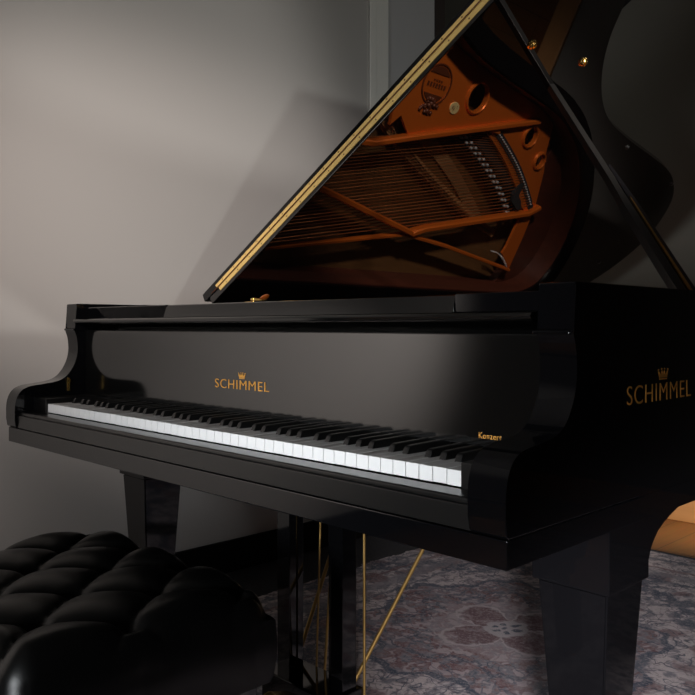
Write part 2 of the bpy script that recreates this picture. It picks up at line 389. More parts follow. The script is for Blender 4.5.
# white and black keys
PITCH = 1.2275 / 52
names = 'ABCDEFG'
sharp_after = {'A', 'C', 'D', 'F', 'G'}
shift = {'C': -0.0022, 'D': 0.0022, 'F': -0.003, 'G': 0.0, 'A': 0.003}
blk = []       # centres of black keys
for i in range(52):
    nm = names[i % 7]
    if nm in sharp_after and i < 51: blk.append((i, (i + 1) * PITCH + shift[nm]))
bc = dict(blk)
for i in range(52):
    x0 = i * PITCH + 0.0006; x1 = (i + 1) * PITCH - 0.0006
    l = bc[i - 1] + 0.0068 if (i - 1) in bc else x0
    r_ = bc[i] - 0.0068 if i in bc else x1
    dz = random.uniform(-0.0003, 0.0003)
    pts = [(x0, 0.0), (x1, 0.0), (x1, 0.050), (r_, 0.050), (r_, 0.150), (l, 0.150), (l, 0.050), (x0, 0.050)]
    cl = []
    for p in pts:
        if not cl or (abs(p[0] - cl[-1][0]) + abs(p[1] - cl[-1][1])) > 1e-5: cl.append(p)
    bm = BM(); prism(bm, cl, 0.7095 + dz, 0.730 + dz, 'z', 0.0007, 2)
    obj('white_key', bm, IVORY, piano)
bk = None
bm = BM()
y0, y1 = 0.049, 0.148
secs = [(y0, 0.0060, 0.728, 0.0050, 0.7305), (y0 + 0.004, 0.0060, 0.728, 0.0047, 0.739), (y0 + 0.008, 0.0060, 0.728, 0.0045, 0.7415), (y1, 0.0060, 0.728, 0.0045, 0.743)]
rows = []
for (y, wb, zb, wt, zt) in secs:
    rows.append([bm.verts.new((-wb, y, zb)), bm.verts.new((-wt - 0.0004, y, zt - 0.0012)), bm.verts.new((-wt + 0.001, y, zt)), bm.verts.new((wt - 0.001, y, zt)), bm.verts.new((wt + 0.0004, y, zt - 0.0012)), bm.verts.new((wb, y, zb))])
for a, c in zip(rows, rows[1:]):
    for k in range(6): bm.faces.new((a[k], a[(k + 1) % 6], c[(k + 1) % 6], c[k]))
bm.faces.new(rows[0]); bm.faces.new(rows[-1])
bmesh.ops.translate(bm, verts=bm.verts, vec=(piano.location.x, 0, 0))
bk0 = obj('black_key', bm, KEYBLACK, piano, 30)
for k, (i, xc) in enumerate(blk):
    o = bk0 if k == 0 else bk0.copy()
    if k: COL.objects.link(o); o.parent = piano
    o.location = (xc - piano.location.x, 0, 0)

# lettering ----------------------------------------------------------
def text_mesh(s, origin, ux, uz, w, h, depth, extra=0.0):
    """text fitted to w x h in the plane ux/uz, returned as bmesh"""
    cu = bpy.data.curves.new('txt', 'FONT'); cu.body = s; cu.extrude = 0.5; cu.space_character = 1.12; cu.offset = extra
    ob = bpy.data.objects.new('txt', cu); COL.objects.link(ob)
    dg = bpy.context.evaluated_depsgraph_get(); me = bpy.data.meshes.new_from_object(ob.evaluated_get(dg))
    COL.objects.unlink(ob); bpy.data.objects.remove(ob)
    bm = BM(); bm.from_mesh(me); bpy.data.meshes.remove(me)
    xs = [v.co.x for v in bm.verts]; ys = [v.co.y for v in bm.verts]
    a, b2, c, d = min(xs), max(xs), min(ys), max(ys)
    ux = Vector(ux); uz = Vector(uz); n = ux.cross(uz)
    for v in bm.verts:
        u = (v.co.x - a) / (b2 - a) * w; q = (v.co.y - c) / (d - c) * h; e = v.co.z * 2 * depth
        v.co = Vector(origin) + ux * u + uz * q + n * e
    return bm
def crown(bm, c, ux, uz, w, h, depth):
    ux = Vector(ux); uz = Vector(uz); n = ux.cross(uz); c = Vector(c)
    def poly(pts):
        lo = [bm.verts.new(c + ux * (p[0] * w) + uz * (p[1] * h) - n * depth) for p in pts]
        hi = [bm.verts.new(c + ux * (p[0] * w) + uz * (p[1] * h) + n * depth) for p in pts]
        bm.faces.new(lo); bm.faces.new(hi)
        for i in range(len(pts)): bm.faces.new((lo[i], lo[(i + 1) % len(pts)], hi[(i + 1) % len(pts)], hi[i]))
    poly([(-0.38, 0), (0.38, 0), (0.39, 0.12), (-0.39, 0.12)])
    poly([(-0.39, 0.18), (0.39, 0.18), (0.50, 0.75), (0.40, 0.72), (0.22, 0.40), (0.16, 0.76), (0.10, 0.80), (0.0, 0.46), (-0.10, 0.80), (-0.16, 0.76), (-0.22, 0.40), (-0.40, 0.72), (-0.50, 0.75)])
    for (cx, cy) in ((-0.47, 0.86), (-0.14, 0.92), (0.14, 0.92), (0.47, 0.86)):
        poly([(cx + 0.06 * math.cos(a * PI / 4), cy + 0.08 * math.sin(a * PI / 4)) for a in range(8)])
YF = 0.1258
bm = text_mesh('SCHIMMEL', (0.507, YF - 0.0003, 0.7905), (1, 0, 0), (0, 0, 1), 0.174, 0.0180, 0.0004, -0.008)
crown(bm, (0.597, YF - 0.0003, 0.8115), (1, 0, 0), (0, 0, 1), 0.022, 0.0125, 0.0004)
for o in (obj('maker_lettering', bm, GOLD_INK, fall, 0, label='gold SCHIMMEL lettering with crown'),): pass
bm = text_mesh('Konzert', (1.163, YF - 0.0004, 0.7528), (1, 0, 0), (0, 0, 1), 0.039, 0.0088, 0.0004, 0.0)
obj('model_lettering', bm, GOLD_INK, fall, 0, label='small gold Konzert lettering')
bm = text_mesh('SCHIMMEL', (XR, 0.243, 0.8035), (0, 1, 0), (0, 0, 1), 0.217, 0.0265, 0.0004, -0.01)
crown(bm, (XR, 0.359, 0.8345), (0, 1, 0), (0, 0, 1), 0.034, 0.0175, 0.0004)
obj('side_lettering', bm, GOLD_INK, rim, 0, label='gold SCHIMMEL lettering with crown on the side')

# ---------------------------------------------------------------- lid
TH = math.radians(30.96)
HX, HZ = -0.117, 0.981
U = Vector((math.cos(TH), 0, math.sin(TH))); NN = Vector((-math.sin(TH), 0, math.cos(TH)))
LM = Matrix(((U.x, 0, NN.x, HX), (U.y, 1, NN.y, 0), (U.z, 0, NN.z, HZ), (0, 0, 0, 1)))   # (s, y, n) -> world
lo_ = [(p[0] - HX, p[1]) for p in offset([(XR, 0.4)] + curve + [(XL, 1.5)], -0.012)]
lo_ = [p for p in lo_ if p[1] >= 0.62]
lidpoly = [(0.0, 0.55), (1.459, 0.55)] + [p for p in lo_ if p[0] > 0.012]
lidpoly = [lidpoly[0]] + lidpoly[1:] + [(0.0, 2.1)]
bm = BM(); prism(bm, lidpoly, 0.0, 0.0225, 'z', 0.003, 2, LM); lid = obj('lid', bm, LACQ_LID, piano, 30)
bm = BM(); prism(bm, [(-0.028, 0.55), (1.462, 0.55), (1.462, 0.90), (1.452, 0.945), (1.41, 0.957), (0.0, 0.957), (-0.028, 0.945)], 0.0245, 0.0515, 'z', 0.003, 2, LM)
flap = obj('lid_flap', bm, LACQ, piano, 30, label='front flap folded back over the lid')
# continuous brass hinge leaves on the two front edges with their screws
for (par, n0, n1) in ((lid, 0.0108, 0.0227), (flap, 0.0245, 0.0372)):
    bm = BM(); prism(bm, [(0.045 + (0.004 if n0 > 0.02 else 0.014) - 0.0, n0), (1.44, n0), (1.44, n1), (0.045 + (0.0 if n0 > 0.02 else 0.01), n1)], 0.5480, 0.5501, 'y', 0.0, 2, Matrix(((U.x, 0, NN.x, HX), (U.y, 1, NN.y, 0), (U.z, 0, NN.z, HZ), (0, 0, 0, 1))))
    lf = obj('hinge_leaf', bm, BRASS_SATIN, par, label='long brass hinge leaf')
    for k in range(22):
        q = 0.085 + k * 0.0635 + (0.0 if n0 > 0.02 else 0.012)
        if q > 1.42: break
        w = LM @ Vector((q, 0.5478, (n0 + n1) / 2 + (0.002 if n0 > 0.02 else -0.001)))
        if k == 0:
            bm = BM(); tube(bm, w, w + Vector((0, 0.002, 0)), 0.0021, seg=8); sc0 = obj('hinge_screw', bm, BRONZE_DARK, par, 0); w0 = w
        else:
            o = sc0.copy(); COL.objects.link(o); o.parent = par; o.location = w - w0
bm = BM(); c0 = LM @ Vector((0.02, 0.545, 0.0238)); c1 = LM @ Vector((1.44, 0.545, 0.0238)); tube(bm, c0, c1, 0.0012, seg=8)
obj('hinge_pin', bm, BRONZE_DARK, lid)
# prop cups and rubber buttons on the underside
def on_lid(x, y, n): return Vector(((x - HX) / U.x, y, n))
for (x, y) in ((0.860, 0.971), (0.848, 0.761)):
    q = on_lid(x, y, 0)
    m_ = LM @ Matrix.Translation(q) @ Matrix.Rotation(PI, 4, 'X')
    bm = BM(); lathe(bm, [(0.012, -0.001), (0.012, 0.002), (0.009, 0.003), (0.008, 0.008), (0.0055, 0.009), (0.005, 0.004), (0.0, 0.003)], mtx=m_, seg=24)
    box_ = BM(); box_.free()
    obj('prop_cup', bm, BRASS, lid, label='brass socket for the lid prop')
BUTTONS = ((0.70, 1.53), (0.628, 2.02), (0.22, 2.26))
for (px_, py_) in BUTTONS:
    q = on_lid(px_, py_, 0); m_ = LM @ Matrix.Translation(q) @ Matrix.Rotation(PI, 4, 'X')
    bm = BM(); lathe(bm, [(0.007, -0.001), (0.007, 0.003), (0.005, 0.005), (0, 0.0055)], mtx=m_, seg=14); obj('lid_button', bm, LACQ_SATIN, lid)
# side hinges
for y in (0.75, 1.35, 1.9):
    bm = BM(); tube(bm, (HX - 0.006, y - 0.05, HZ - 0.004), (HX - 0.006, y + 0.05, HZ - 0.004), 0.005)
    box(bm, XL - 0.0025, XL - 0.0002, y - 0.05, y + 0.05, 0.945, 0.976, 0.0005); obj('side_hinge', bm, BRASS, piano)

# prop stick
PB = Vector((1.268, 0.615, 0.952)); PT = LM @ on_lid(0.782, 0.955, -0.001)
d = (PT - PB); Ls = d.length; dn = d.normalized()
wdir = Vector((0.55, 0.83, 0)); wdir = (wdir - dn * wdir.dot(dn)).normalized(); tdir = dn.cross(wdir)
SM = Matrix(((dn.x, wdir.x, tdir.x, PB.x), (dn.y, wdir.y, tdir.y, PB.y), (dn.z, wdir.z, tdir.z, PB.z), (0, 0, 0, 1)))
bm = BM(); prism(bm, [(0, -0.017), (0.10, -0.017), (0.30, -0.015), (0.34, -0.0125), (0.40, -0.011), (Ls - 0.006, -0.011), (Ls, -0.006), (Ls, 0.002), (Ls - 0.006, 0.004), (0.40, 0.004), (0.36, 0.002), (0.0, 0.002)], -0.009, 0.009, 'z', 0.002, 2, SM)
prop = obj('lid_prop', bm, LACQ_SATIN, piano, label='black prop stick holding the lid')
bm = BM(); prism(bm, [(0, 0.007), (0.33, 0.0075), (0.45, 0.009), (0.455, 0.017), (0.30, 0.023), (0.0, 0.026)], -0.006, 0.006, 'z', 0.0015, 2, SM)
obj('short_prop', bm, LACQ, prop, label='short nested half stick')
bm = BM(); prism(bm, [(0.0, 0.0025), (0.30, 0.0025), (0.30, 0.0065), (0, 0.0065)], -0.004, 0.0065, 'z', 0.0005, 2, SM)
prism(bm, [(0.0, 0.008), (0.32, 0.009), (0.33, 0.011), (0.32, 0.0125), (0, 0.015)], -0.0085, -0.0058, 'z', 0.0005, 2, SM)
obj('prop_plate', bm, BRASS, prop, label='brass strip on the prop')
bm = BM(); box(bm, 1.236, 1.2525, 0.575, 0.655, 0.93, 0.9715, 0.002); tube(bm, (1.24, 0.615, 0.952), (1.29, 0.615, 0.952), 0.008); obj('prop_bracket', bm, BRASS, piano, label='brass bracket at the foot of the prop')

# thumb latch
bm = BM(); lathe(bm, [(0.014, 0.9605), (0.014, 0.964), (0.006, 0.967), (0.006, 0.974), (0.009, 0.976), (0.009, 0.980), (0.0, 0.982)], (0.372, 0.33, 0), 20)
box(bm, 0.372, 0.408, 0.324, 0.336, 0.973, 0.979, 0.002); box(bm, 0.345, 0.372, 0.320, 0.340, 0.962, 0.973, 0.003); box(bm, 0.332, 0.343, 0.322, 0.338, 0.962, 0.970, 0.003)
obj('desk_latch', bm, BRASS, piano, label='small brass latch')
bm = BM(); m_ = Matrix.Translation((0.410, 0.33, 0.981)) @ Matrix.Rotation(-0.35, 4, 'Y') @ Matrix.Scale(1.9, 4, (1, 0, 0))
lathe(bm, [(0.0, -0.005), (0.006, -0.004), (0.009, 0.0), (0.006, 0.004), (0, 0.005)], mtx=m_, seg=16); obj('latch_tongue', bm, BRONZE, piano, label='copper coloured latch tongue')

# ------------------------------------------------------------------ inside: iron plate
ZP = 0.89
def polyhole(bm, pts, z0, z1, holes=()):
    """flat polygon with round holes, extruded: built by boolean-free triangulation"""
    edges = []
    def loop(ps):
        vs = [bm.verts.new((p[0], p[1], z1)) for p in ps]
        return [bm.edges.new((vs[i], vs[(i + 1) % len(vs)])) for i in range(len(vs))]
    for ps in [pts] + list(holes): edges += loop(ps)
    r = bmesh.ops.triangle_fill(bm, use_beauty=True, use_dissolve=False, edges=edges)
    faces = [g for g in r['geom'] if isinstance(g, bmesh.types.BMFace)]
    e = bmesh.ops.extrude_face_region(bm, geom=faces)
    vs = [g for g in e['geom'] if isinstance(g, bmesh.types.BMVert)]
    bmesh.ops.translate(bm, verts=vs, vec=(0, 0, z0 - z1))
def circ(c, r, n=36, ry=None): return [(c[0] + r * math.cos(2 * PI * i / n), c[1] + (ry or r) * math.sin(2 * PI * i / n)) for i in range(n)]
inner = offset(outl, 0.086)
def inner_between(y0, y1, side='treble'):
    pts = []
    for p in inner:
        if side == 'treble' and p[0] > 0.0 and y0 <= p[1] <= y1: pts.append(p)
    return pts
plate = thing('x', '', '', (0, 0, 0)); bpy.data.objects.remove(plate)
bm = BM()
treble_edge = [p for p in inner if 0.95 <= p[1] <= 2.02 and p[0] > 0.4]
tail_edge = [p for p in inner if p[1] > 1.85 and p[0] > 0.03 and p[0] < 0.75]
tail_edge = [p for p in tail_edge if not (p[1] < 2.3 and p[0] < 0.1)]
# treble web: logo, hole and strut
web = [(0.505, 1.10), (0.545, 1.135), (0.49, 1.20), (0.665, 1.865)] + [p for p in treble_edge if p[1] < 1.90][::-1] + [(0.86, 1.05)]
H1, H2, H3 = (0.674, 1.470), (0.600, 1.862), (0.519, 1.988)
polyhole(bm, web, ZP - 0.012, ZP, [circ(H1, 0.050)])
# far hitch web with the two smaller holes
hitch_b = [(0.578, 1.66), (0.530, 1.76), (0.470, 1.87), (0.395, 1.98), (0.320, 2.07), (0.255, 2.10)]
hitch_b = [tuple(p) for p in catmull(hitch_b, 5)]
web_in = [tuple(Vector(p) + Vector((-0.014, -0.050))) for p in hitch_b[:-6]] + [(0.31, 2.03)]
far = [(0.665, 1.866), (0.655, 1.83), (0.60, 1.61)] + web_in + [(0.145, 2.02), (0.11, 2.01), (0.045, 2.105), (0.20, 2.108), (0.33, 2.10), (0.48, 2.055), (0.55, 2.015)]
te = [p for p in inner if 1.88 < p[1] < 2.0 and p[0] > 0.5 and p[0] < 0.74][::-1]
far = far + te
polyhole(bm, far, ZP - 0.012, ZP - 0.001, [circ(H2, 0.037), circ(H3, 0.028)])
plate = obj('iron_plate', bm, BRONZE, piano, 30, label='bronze coloured cast iron plate')
def ringm(c, r, name='hole_rim'):
    bm = BM(); lathe(bm, [(r, ZP - 0.012), (r, ZP + 0.006), (r + 0.003, ZP + 0.009), (r + 0.008, ZP + 0.007), (r + 0.012, ZP - 0.002)], (c[0], c[1], 0), 40)
    bm.faces.ensure_lookup_table()
    for f in [f for f in bm.faces if len(f.verts) > 4]: bm.faces.remove(f)
    obj(name, bm, BRONZE, plate, label='raised rim of a round opening')
    bm = BM(); lathe(bm, [(r - 0.001, 0.834), (r - 0.001, 0.836)], (c[0], c[1], 0), 32); obj('opening_shade_disc', bm, FELT, plate)  # dark disc below the opening stands in for the shade inside it
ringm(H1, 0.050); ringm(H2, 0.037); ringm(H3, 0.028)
# struts: rounded bars along polylines
def bar(pts, w, z0, z1, name='strut'):
    bm = BM()
    l = offset(pts, w / 2); r = offset(pts, -w / 2); l2 = offset(pts, w / 3.4); r2 = offset(pts, -w / 3.4)
    secs = []
    for a, b2, c, d2 in zip(l, r, l2, r2):
        secs.append([bm.verts.new((*a, z0)), bm.verts.new((*a, z1 - 0.006)), bm.verts.new((*c, z1)), bm.verts.new((*d2, z1)), bm.verts.new((*b2, z1 - 0.006)), bm.verts.new((*b2, z0))])
    for a, b2 in zip(secs, secs[1:]):
        for k in range(6): bm.faces.new((a[k], a[(k + 1) % 6], b2[(k + 1) % 6], b2[k]))
    bm.faces.new(secs[0]); bm.faces.new(secs[-1])
    return obj(name, bm, BRONZE, plate, 25, label='cast bronze coloured strut')
bar([(0.40, 0.60), (0.439, 1.048), (0.49, 1.225), (0.664, 1.862)], 0.020, ZP - 0.01, ZP + 0.022)
bar([(0.325, 0.60), (0.254, 0.929), (0.150, 1.40)], 0.021, ZP - 0.012, ZP + 0.022)
bar([(0.150, 1.385), (0.175, 1.45), (0.301, 2.050), (0.335, 2.11)], 0.020, ZP - 0.010, ZP + 0.024)
bar([(0.020, 0.60), (0.030, 0.70), (0.140, 1.360)], 0.012, ZP - 0.012, ZP + 0.008)
bar([(0.142, 1.37), (0.115, 1.62), (0.040, 2.10)], 0.014, ZP - 0.012, ZP + 0.012)
tb_ = [p for p in offset(outl, 0.0835) if p[1] > 2.07]
bm = BM(); prism(bm, [(0.04, 2.12), (0.20, 2.13), (0.36, 2.13), (0.48, 2.095), (0.54, 2.08)] + tb_, 0.80, 0.862, 'z', 0.002); obj('tail_shade_fill', bm, MAHOG, piano, label='dark red fill standing in for the shaded rim at the tail')  # added dark block imitates the shaded gap between plate and rim
# front web with tuning pins
bm = BM(); polyhole(bm, [(-0.03, 0.345), (1.24, 0.345), (1.24, 0.60), (-0.03, 0.60)], ZP - 0.012, ZP - 0.001); obj('pin_field', bm, BRONZE, plate)
# emblem: ring, banner and crest in relief; pale oval badge
bm = BM(); C1 = (0.672, 1.245)
for (ra, rb) in ((0.058, 0.062),):
    lathe(bm, [(ra * 1.12, ZP), (ra * 1.12, ZP + 0.004), (rb * 1.12, ZP + 0.004), (rb * 1.12, ZP)], (C1[0], C1[1], 0), 40)
for f in [f for f in bm.faces if len(f.verts) > 4]: bm.faces.remove(f)
seg_up = [(C1[0] + 0.060 * math.cos(a), C1[1] + 0.060 * math.sin(a)) for a in [math.radians(x) for x in range(-55, 56, 10)]]
prism(bm, seg_up, ZP, ZP + 0.003)
seg_dn = [(C1[0] + 0.058 * math.cos(a), C1[1] + 0.058 * math.sin(a)) for a in [math.radians(x) for x in range(125, 236, 10)]]
prism(bm, seg_dn, ZP, ZP + 0.003)
for k in range(7):
    y = C1[1] - 0.045 + k * 0.014; box(bm, C1[0] - 0.010, C1[0] + 0.004, y, y + 0.007, ZP, ZP + 0.003)
for k in range(4):
    y = C1[1] - 0.02 + k * 0.012; box(bm, C1[0] + 0.010, C1[0] + 0.016, y, y + 0.006, ZP, ZP + 0.003)
for f in [f for f in bm.faces if False]: pass
obj('round_seal', bm, BRONZE_DARK, plate, 25, label='dark round cast seal')
bm = BM(); random.seed(11)
for k in range(26):
    a = random.uniform(0, 2 * PI); rr = random.uniform(0, 1) ** 0.6
    cx, cy = 0.597 + 0.026 * rr * math.cos(a), 1.237 + 0.050 * rr * math.sin(a)
    s = random.uniform(0.006, 0.012)
    bmesh.ops.create_icosphere(bm, subdivisions=1, radius=s, matrix=Matrix.Translation((cx, cy, ZP + 0.001)))
obj('cast_crest', bm, BRONZE_DARK, plate, 60, label='dark cast crest in relief')
bm = BM()
prism(bm, circ((0.617, 1.371), 0.021, 24, 0.024), ZP - 0.001, ZP + 0.004, 'z', 0.0015, 2)
bd = obj('oval_badge', bm, BADGE, plate, 40, label='pale gold oval badge')
bm = BM(); random.seed(3)
for k in range(9):
    box(bm, 0.605 + random.uniform(0, 0.018), 0.61 + random.uniform(0.004, 0.02), 1.357 + k * 0.003, 1.3585 + k * 0.003, ZP + 0.004, ZP + 0.0048)
obj('badge_relief', bm, BRONZE_DARK, plate)

# bridge with pins, bass strings, hitch pins
br_l = [tuple(p) for p in catmull([(0.545, 1.45), (0.505, 1.56), (0.450, 1.68), (0.385, 1.80), (0.325, 1.89), (0.280, 1.95)], 6)]
def strip(pl, w, z0, z1, name, m, par, lab=None):
    bm = BM(); ribbon(bm, offset(pl, -w / 2), offset(pl, w / 2), z0, z1); return obj(name, bm, m, par, 25, label=lab)
bridge = strip(br_l, 0.032, 0.823, 0.872, 'bass_bridge', FELT, piano, 'curved blackened bass bridge')
tb = [tuple(p) for p in catmull([(0.85, 0.80), (0.66, 0.95), (0.50, 1.13), (0.40, 1.33), (0.30, 1.58), (0.22, 1.80), (0.18, 1.95)], 6)]
strip(tb, 0.034, 0.823, 0.852, 'long_bridge', MAPLE, piano, 'long curved wooden bridge')
patch = [tuple(p) for p in catmull([(0.53, 1.24), (0.46, 1.42), (0.38, 1.58), (0.27, 1.76), (0.20, 1.86)], 6)]
strip(patch, 0.05, 0.823, 0.832, 'pale_strip', SPRUCE_PALE, piano)  # paler curved strip laid on the soundboard
def along(pl, f):
    tot = [0]
    for a, b2 in zip(pl, pl[1:]): tot.append(tot[-1] + (Vector(b2) - Vector(a)).length)
    s = f * tot[-1]
    for i in range(len(pl) - 1):
        if tot[i + 1] >= s - 1e-9:
            k = (s - tot[i]) / (tot[i + 1] - tot[i]); return Vector(pl[i]).lerp(Vector(pl[i + 1]), k)
    return Vector(pl[-1])
NB = 30
hb = [p for p in hitch_b]
hit_in = [tuple(p) for p in offset(hb, -0.0)]
pinl, pinh = [], []
for k in range(NB):
    f = k / (NB - 1)
    a = along(br_l, f); h_ = along(hit_in, f * 0.80 + 0.02)
    fr = Vector((0.435 - 0.33 * f * 0.82, 0.60)) if True else None
    # front end: strings converge slightly towards the front
    fr = Vector((0.36 - 0.325 * f, 0.62))
    bm = BM(); rs = 0.0009 + 0.0013 * f
    tube(bm, (fr.x, fr.y, 0.898), (a.x, a.y, 0.876), rs, seg=6); tube(bm, (a.x, a.y, 0.876), (h_.x, h_.y, 0.8935), rs, seg=6)
    obj('bass_string', bm, STRING, piano, 60)
    sg = 0.0065 if k % 2 else -0.0065
    pinl.append((a.x + sg * 0.9, a.y + sg * 0.55, 0.0))
    pinh.append((h_.x, h_.y, 0))
def pins(lst, z0, z1, r, name, m, par, rootlabel=None):
    first = None
    for k, (x, y, _) in enumerate(lst):
        if first is None:
            bm = BM(); lathe(bm, [(r, z0), (r, z1 - 0.001), (r * 0.7, z1), (0, z1)], (x, y, 0), 8); first = obj(name, bm, m, par, 40, off=(0, 0, 0)); fx, fy = x, y
        else:
            o = first.copy(); COL.objects.link(o); o.parent = par; o.location = (x - fx, y - fy, 0)
pins(pinl, 0.868, 0.884, 0.0050, 'bridge_pin', STEEL, bridge)
pins(pinh, 0.885, 0.8985, 0.0034, 'hitch_pin', STEEL, plate)
ph2 = []
for k in range(16):
    f = k / 15; ph2.append((0.115 + 0.0 * f - 0.06 * f * f, 1.93 + 0.14 * f, 0))
pins(ph2, 0.885, 0.900, 0.0024, 'hitch_pin', STEEL, plate)
# dark felt strips under the string ends
strip([tuple(Vector(p) + Vector((0.030, 0.038))) for p in br_l], 0.046, 0.842, 0.874, 'felt_strip', FELT, piano, 'dark curved felt strip')
strip([tuple(p) for p in hb[:-5]], 0.028, ZP - 0.006, ZP + 0.003, 'hitch_felt', FELT, plate, 'dark felt under the hitch pins')
bm = BM(); prism(bm, [(0.335, 1.915), (0.365, 1.90), (0.405, 1.915), (0.425, 1.95), (0.40, 1.945), (0.365, 1.945), (0.345, 1.975), (0.315, 1.995), (0.305, 1.975)], 0.885, 0.896); obj('plate_lug', bm, FELT, plate)
bm = BM(); box(bm, 0.575, 0.602, 1.60, 1.66, ZP - 0.005, ZP + 0.012, 0.004); obj('bar_end', bm, BRONZE, plate)
# tenor and treble strings, dampers
for k in range(44):
    f = k / 43
    x0 = 0.42 + 0.78 * f; 
    a = along(tb, 0.98 * (1 - f) ** 0.9)
    x1 = a.x + (0.02 if f < 0.5 else 0.0)
    bm = BM(); tube(bm, (x0, 0.60, 0.888), (a.x, a.y, 0.858), 0.0008, seg=5); obj('treble_string', bm, STRING2, piano, 60)
d0 = None
for k in range(64):
    f = k / 63; x = 0.03 + 1.13 * f; y = 0.70 + 0.05 * math.sin(f * PI)
    if d0 is None:
        bm = BM(); box(bm, x - 0.0055, x + 0.0055, y - 0.03, y + 0.03, 0.902, 0.922, 0.0015); box(bm, x - 0.0045, x + 0.0045, y - 0.028, y + 0.028, 0.896, 0.902)
        d0 = obj('damper', bm, KEYBLACK, piano, 30, off=(0, 0, 0)); dx0, dy0 = x, y
    else:
        o = d0.copy(); COL.objects.link(o); o.parent = piano; o.location = (x - dx0, y - dy0, 0)

# ------------------------------------------------------------------ legs
def leg(cx, cy, bracket_to=None, w=0.128):
    bm = BM()
    h = w / 2 - 0.006
    secs = [(0.045, 0.030), (0.05, 0.031), (0.515, h - 0.001)]
    rows = []
    for (z, s) in secs:
        rows.append([bm.verts.new((cx - s, cy - s, z)), bm.verts.new((cx + s, cy - s, z)), bm.verts.new((cx + s, cy + s, z)), bm.verts.new((cx - s, cy + s, z))])
    for a, c in zip(rows, rows[1:]):
        for k in range(4): bm.faces.new((a[k], a[(k + 1) % 4], c[(k + 1) % 4], c[k]))
    bm.faces.new(rows[0]); bm.faces.new(rows[-1])
    bmesh.ops.bevel(bm, geom=list(bm.edges), offset=0.003, segments=2, affect='EDGES')
    lg = obj('leg', bm, LACQ, piano, 30)
    bm = BM(); box(bm, cx - w / 2, cx + w / 2, cy - w / 2, cy + w / 2, 0.515, ZB - 0.0008, 0.003); 
    if bracket_to:
        y0, y1 = cy + w / 2 - 0.004, bracket_to
        arc = [(y1, ZB - 0.001), (y0 - 0.02, ZB - 0.001), (y0 - 0.02, 0.520), (y0, 0.520), (y0 + 0.012, 0.545)]
        arc += [(y0 + 0.012 + (y1 - y0 - 0.012) * (1 - math.cos(a)), 0.545 + (ZB - 0.006 - 0.545) * math.sin(a)) for a in [math.radians(q) for q in range(10, 91, 8)]]
        prism(bm, arc, cx - w / 2 + 0.004, cx + w / 2 - 0.004, 'x', 0.002)
    obj('leg_head', bm, LACQ, lg)
    bm = BM(); box(bm, cx - 0.022, cx + 0.022, cy - 0.022, cy + 0.022, 0.036, 0.046, 0.002)
    box(bm, cx - 0.018, cx - 0.013, cy - 0.02, cy + 0.02, 0.018, 0.04, 0.001); box(bm, cx + 0.013, cx + 0.018, cy - 0.02, cy + 0.02, 0.018, 0.04, 0.001)
    tube(bm, (cx - 0.012, cy, 0.0305), (cx + 0.012, cy, 0.0305), 0.019, seg=20); obj('caster', bm, BRASS, lg, label='brass caster')
leg(1.219, 0.345, 0.735, 0.132); leg(-0.058, 0.315, 0.60, 0.128); leg(0.25, 2.16, None, 0.128)

# ------------------------------------------------------------------ pedal lyre
bm = BM(); box(bm, 0.50, 0.715, 0.25, 0.345, 0.075, 0.178, 0.004); lyre = obj('pedal_lyre', bm, LACQ, piano, label='pedal lyre')
for x in (0.522, 0.686):
    bm = BM(); box(bm, x - 0.021, x + 0.021, 0.293, 0.333, 0.177, ZB - 0.0005, 0.002); obj('lyre_post', bm, LACQ, lyre)
for x in (0.535, 0.607, 0.680):
    bm = BM(); prof = [(0.25, 0.128), (0.25, 0.136), (0.20, 0.122), (0.16, 0.095), (0.125, 0.082), (0.105, 0.079), (0.105, 0.071), (0.13, 0.073), (0.165, 0.087), (0.20, 0.112)]
    prism(bm, prof, x - 0.013, x + 0.013, 'x', 0.002); obj('pedal', bm, BRASS, lyre, label='brass pedal')
ROD, _t, _b = mat('dull_brass_rod', (0.42, 0.27, 0.09), 0.42, 0.9)
for (p, q, r) in (((0.69, 0.335, 0.172), (0.718, 0.755, 0.66), 0.0045), ((0.522, 0.335, 0.182), (0.35, 0.755, 0.66), 0.0045),
                  ((0.717, 0.345, 0.16), (0.717, 0.345, ZB), 0.0030), ((0.598, 0.345, 0.17), (0.632, 0.350, ZB), 0.0030), ((0.575, 0.342, 0.17), (0.585, 0.35, ZB), 0.0022)):
    bm = BM(); tube(bm, p, q, r, seg=12); obj('brass_rod', bm, ROD, lyre, label='thin brass rod')
# beams under the soundboard (the rods meet them)
for (x0, x1, y) in ((-0.05, 1.25, 0.755),):
    bm = BM(); box(bm, x0, x1, y - 0.03, y + 0.03, 0.650, 0.74, 0.003); obj('under_beam', bm, LACQ_SATIN, piano)
bm = BM(); box(bm, 0.30, 0.36, 0.78, 2.25, 0.66, 0.74, 0.003); obj('under_beam', bm, LACQ_SATIN, piano)

# ------------------------------------------------------------------ tufted bench
bx0, bx1, by0, by1 = 0.290, 0.862, -0.430, -0.006
bench = thing('piano_bench', 'black leather deep buttoned piano bench in front of the keyboard', 'bench', ((bx0 + bx1) / 2, (by0 + by1) / 2, 0))
BX, BYR = 0.660, -0.050       # one button of the lattice
DX, DY = 0.165, 0.0975
def tuft(x, y):
    u = (x - BX) / DX; v = (y - BYR) / (2 * DY)
    p = abs(math.sin(PI * (u + v))); q = abs(math.sin(PI * (u - v)))
    # u+v and u-v both integer at the buttons
    h = 0.022 * (p * q) ** 0.42
    dmin = 1e9
    i0 = round(u * 2) ; 
    for ii in range(i0 - 2, i0 + 3):
        for jj in range(int(round(v * 2)) - 2, int(round(v * 2)) + 3):
            if (ii + jj) % 2 == 0:
                dd = math.hypot((u - ii / 2) * DX, (v - jj / 2) * 2 * DY)
                dmin = min(dmin, dd)
    return h - 0.013 * math.exp(-(dmin / 0.016) ** 2)
